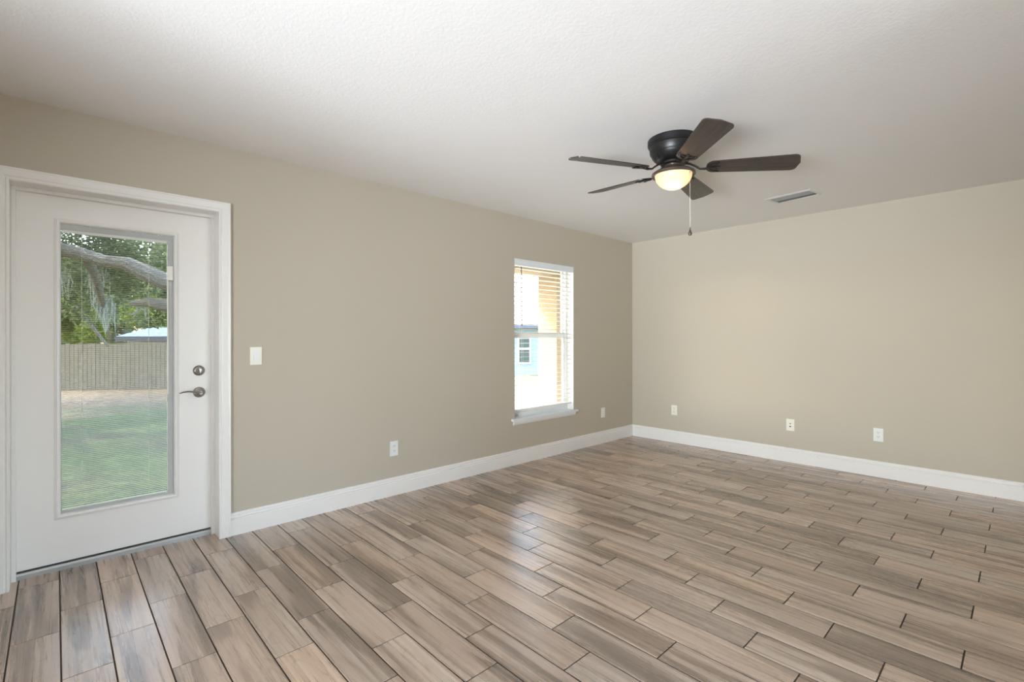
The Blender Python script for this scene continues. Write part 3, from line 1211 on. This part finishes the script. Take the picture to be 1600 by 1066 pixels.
def leaves(mb, c, rad, n, size, rnd):
    c = Vector(c)
    for _ in range(n):
        while True:
            p = Vector((rnd.uniform(-1, 1), rnd.uniform(-1, 1), rnd.uniform(-1, 1)))
            if p.length < 1:
                break
        p = c + Vector((p.x * rad[0], p.y * rad[1], p.z * rad[2]))
        a = Vector((rnd.gauss(0, 1), rnd.gauss(0, 1), rnd.gauss(0, .7))).normalized()
        q = a.orthogonal().normalized()
        q.rotate(Matrix.Rotation(rnd.uniform(0, 6.28), 3, a))
        s2 = size * rnd.uniform(.6, 1.3)
        v1, v2 = a * s2, q * s2 * .42
        vs = [mb.bm.verts.new(x) for x in (p - v1, p + v2, p + v1, p - v2)]
        mb.bm.faces.new(vs)


# big oak: limbs cross the view through the door
rnd = random.Random(21)
oak = empty('oak_tree', (-9.5, -2.6, gz(-9.5, 0)))
tag(oak, 'large spreading oak with grey limbs and hanging moss seen through the door glass', 'tree')
OO = Vector(oak.location)


def opart(mb, name, m, smooth=False):
    o = mb.build(name, m, oak, smooth)
    o.location = -OO
    return o


b = MB()
tb = Vector((-9.5, -2.6, gz(-9.5, 0) - .1))
b.tube([tb, tb + Vector((.05, .1, 1.4)), tb + Vector((.0, .25, 2.6)), tb + Vector((.1, .5, 3.6))], [.52, .40, .36, .28], 14)
limbs = [
    ([tb + Vector((0, .2, 2.4)), at(40, 372, 10.2), at(94, 388, 10.0), at(130, 397, 9.9), at(165, 408, 9.9), at(200, 412, 9.8), at(230, 427, 9.8), at(262, 441, 9.8), at(330, 450, 10.0)], [.30, .15, .13, .13, .13, .14, .17, .18, .17]),
    ([at(330, 470, 10.1), at(262, 477, 10.0), at(235, 472, 10.0), at(205, 474, 10.2)], [.16, .15, .11, .05]),
    ([at(60, 500, 13), at(120, 480, 13), at(140, 505, 13), at(168, 540, 13)], [.04, .05, .045, .03]),
    ([at(130, 396, 9.95), at(150, 430, 10.4), at(160, 470, 10.8), at(166, 500, 11.8), at(172, 528, 12)], [.10, .085, .07, .05, .03]),
    ([tb + Vector((0, .3, 3.2)), tb + Vector((.6, -.6, 5.0)), tb + Vector((1.8, -1.2, 6.0))], [.26, .16, .08]),
    ([tb + Vector((0, .3, 3.2)), tb + Vector((1.2, 1.6, 4.6)), tb + Vector((3.2, 2.8, 5.2)), tb + Vector((5.0, 3.4, 5.4))], [.26, .18, .12, .06]),
    ([tb + Vector((0, .3, 3.2)), tb + Vector((-1.8, .8, 4.8)), tb + Vector((-3.2, 2.2, 5.8))], [.26, .16, .08]),
]
for pts, rad in limbs:
    b.tube(pts, rad, 10)
opart(b, 'trunk', M['bark'], True)
# hanging moss: one part per clump
for (px, py, dp, n, ln, sp) in ((152, 405, 11.0, 34, 1.2, .09), (163, 470, 11.0, 34, .85, .08), (103, 425, 11.0, 9, .8, .05), (222, 478, 10.4, 7, .3, .10)):
    c = at(px, py, dp)
    b = MB()
    for _ in range(n):
        p = c + Vector((rnd.gauss(0, sp), rnd.gauss(0, sp), rnd.uniform(-.05, .15)))
        l = ln * rnd.uniform(.4, 1.0)
        pts = [p, p + Vector((rnd.gauss(0, .03), rnd.gauss(0, .03), -l * .5)), p + Vector((rnd.gauss(0, .05), rnd.gauss(0, .05), -l))]
        b.tube(pts, [.012, .018, .004], 5)
    opart(b, 'hanging_moss', M['moss'])
b = MB()
for (px, py, dp, rr, n) in ((110, 365, 10.8, .75, 520), (150, 372, 11, .7, 520), (200, 380, 11.2, .75, 560), (245, 388, 11, .7, 420), (110, 420, 11.5, .55, 330), (140, 450, 12, .6, 380),
                            (190, 430, 11.5, .55, 420), (215, 450, 11.8, .5, 300), (245, 415, 11.5, .4, 120), (100, 460, 12, .6, 360), (180, 395, 11, .6, 420), (60, 380, 11, .9, 400), (300, 400, 11, .9, 400), (235, 500, 12.4, .35, 60), (200, 490, 12.2, .5, 200), (130, 485, 12.4, .5, 220)):
    leaves(b, at(px, py, dp), (rr, rr, rr * .8), int(n * 1.8), .055, rnd)
# high crown over the yard: gives the shade
for _ in range(80):
    c = Vector((rnd.uniform(-21.5, -3.6), rnd.uniform(-10.5, -.2), rnd.uniform(4.2, 7.4)))
    leaves(b, c, (1.5, 1.5, .9), 330, .12, rnd)
opart(b, 'foliage', M['leafd'])


def shrub(name, spots, m, label, cat, size, base, group=None):
    o = empty(name, base)
    tag(o, label, cat, group)
    mbb = MB()
    mbb.tube([Vector(base) - Vector(base), Vector((0, 0, .8)), Vector((.1, .05, 1.5))], [.06, .045, .03], 8)
    mbb.build('stem', M['bark'], o)
    mbb = MB()
    for c, rr, n in spots:
        leaves(mbb, c - Vector(base), rr, n, size, rnd)
    mbb.build('foliage', m, o)
    return o


for k, (px, dpb, lab) in enumerate(((112, 19.5, 'bright yellow-green bush rising over the fence beneath the mossy limb'), (240, 23.4, 'bright yellow-green bush rising over the fence beside the white neighbouring roof'))):
    c = at(px, 497, dpb)
    base = (c.x, c.y, gz(c.x, 0))
    sp = []
    for _ in range(13):
        sp.append((at(px + rnd.uniform(-36, 36), rnd.uniform(468, 540 if k == 0 else 515), dpb + rnd.uniform(-.6, .6)), (.62, .62, .45), 420))
    shrub('bush', sp, M['leafy'], lab, 'bush', .085, base, None)
# darker trees further back
for k, (px, dp, lab) in enumerate(((98, 27, 'dark green tree in the distance behind the bush under the mossy limb'), (178, 34, 'dark green tree in the distance behind the hanging moss'), (262, 28, 'dark green tree in the distance above the low white building'))):
    c = at(px, 470, dp)
    base = (c.x, c.y, gz(c.x, 0))
    sp = [(at(px + rnd.uniform(-26, 26), rnd.uniform(400, 535), dp + rnd.uniform(-1, 1)), (1.3, 1.3, 1.3), 900) for _ in range(9)]
    shrub('background_tree', sp, M['leafd'], lab, 'tree', .20, base, None)

# neighbour's building behind the fence (right part of the door view)
M['whitew'] = mat('white_siding', lin(200, 200, 196), .7)
M['roofb'] = mat('blue_grey_roof', lin(84, 104, 130), .7)
M['bluew'] = mat('pale_blue_siding', lin(140, 154, 162), .8, noise=.05, nscale=3)
M['pane'] = mat('dark_window_pane', lin(62, 74, 66), .3)
M['eave'] = mat('dark_eave', lin(92, 92, 96), .7)


def house(name, O, ux, wd, dp, h, roof_h, wall, roofm, label, overhang=.4, wins=()):
    """O: front left corner on the ground, ux: unit vector along the front; the body lies behind it."""
    ang = math.atan2(ux.y, ux.x)
    o = empty(name, O, (0, 0, ang))
    tag(o, label, 'building')
    boxobj('wall', (0, 0, 0), (wd, dp, h), wall, o)
    b = MB()
    a = overhang
    b.sweep([(-a, h - .02), (dp / 2, h + roof_h), (dp + a, h - .02), (dp + a, h - .14), (dp / 2, h + roof_h - .12), (-a, h - .14)], [((-a, 0, 0), (0, 1, 0), zz), ((wd + a, 0, 0), (0, 1, 0), zz)])
    for gx in (0, wd - .1):
        b.sweep([(.02, h - .02), (dp / 2, h + roof_h - .13), (dp - .02, h - .02)], [((gx, 0, 0), (0, 1, 0), zz), ((gx + .1, 0, 0), (0, 1, 0), zz)])
    b.build('roof', roofm, o)
    boxobj('fascia', (-a, -a - .02, h - .20), (wd + a, -a + .01, h - .03), M['eave'], o)
    for (x0, x1, z0, z1) in wins:
        f = boxobj('window', (x0 - .08, -.05, z0 - .08), (x1 + .08, .0, z1 + .08), M['whitew'], o)
        bb = MB()
        zm = (z0 + z1) / 2
        bb.box((x0, -.060, z0), (x1, -.051, zm - .04))
        bb.box((x0, -.060, zm + .04), (x1, -.051, z1))
        bb.build('pane', M['pane'], f)
    return o


# small white house / carport beyond the fence; front parallel to the picture
fr = Vector((math.cos(.8158), math.sin(.8158), 0))
O = at(203, 545, 18.3)
O = Vector((O.x, O.y, gz(O.x, 0)))
house('neighbour_shed', O, fr, 6.0, 3.0, 1.247 + (527 - 524) / 758.4 * 18.3 - O.z, .35, M['whitew'], M['roofb'], 'low white building with a blue-grey roof behind the fence', .3)
# pale blue house seen through the window
O = at(760, 640, 21)
O = Vector((O.x, O.y, -.62))
uxh = fr
hh = 1.247 + (527 - 506) / 758.4 * 21 + .62
s = 21 / 758.4
x0 = (811 - 760) * s
house('neighbour_house', O, uxh, 9.0, 6.0, hh, 1.3, M['bluew'], M['whitew'], 'pale blue house with white trimmed windows seen through the blind', .4,
      wins=((x0, x0 + 16 * s, 1.247 + (527 - 566) * s + .62, 1.247 + (527 - 524) * s + .62), (x0 + 3.0, x0 + 3.5, 1.1, 2.1)))
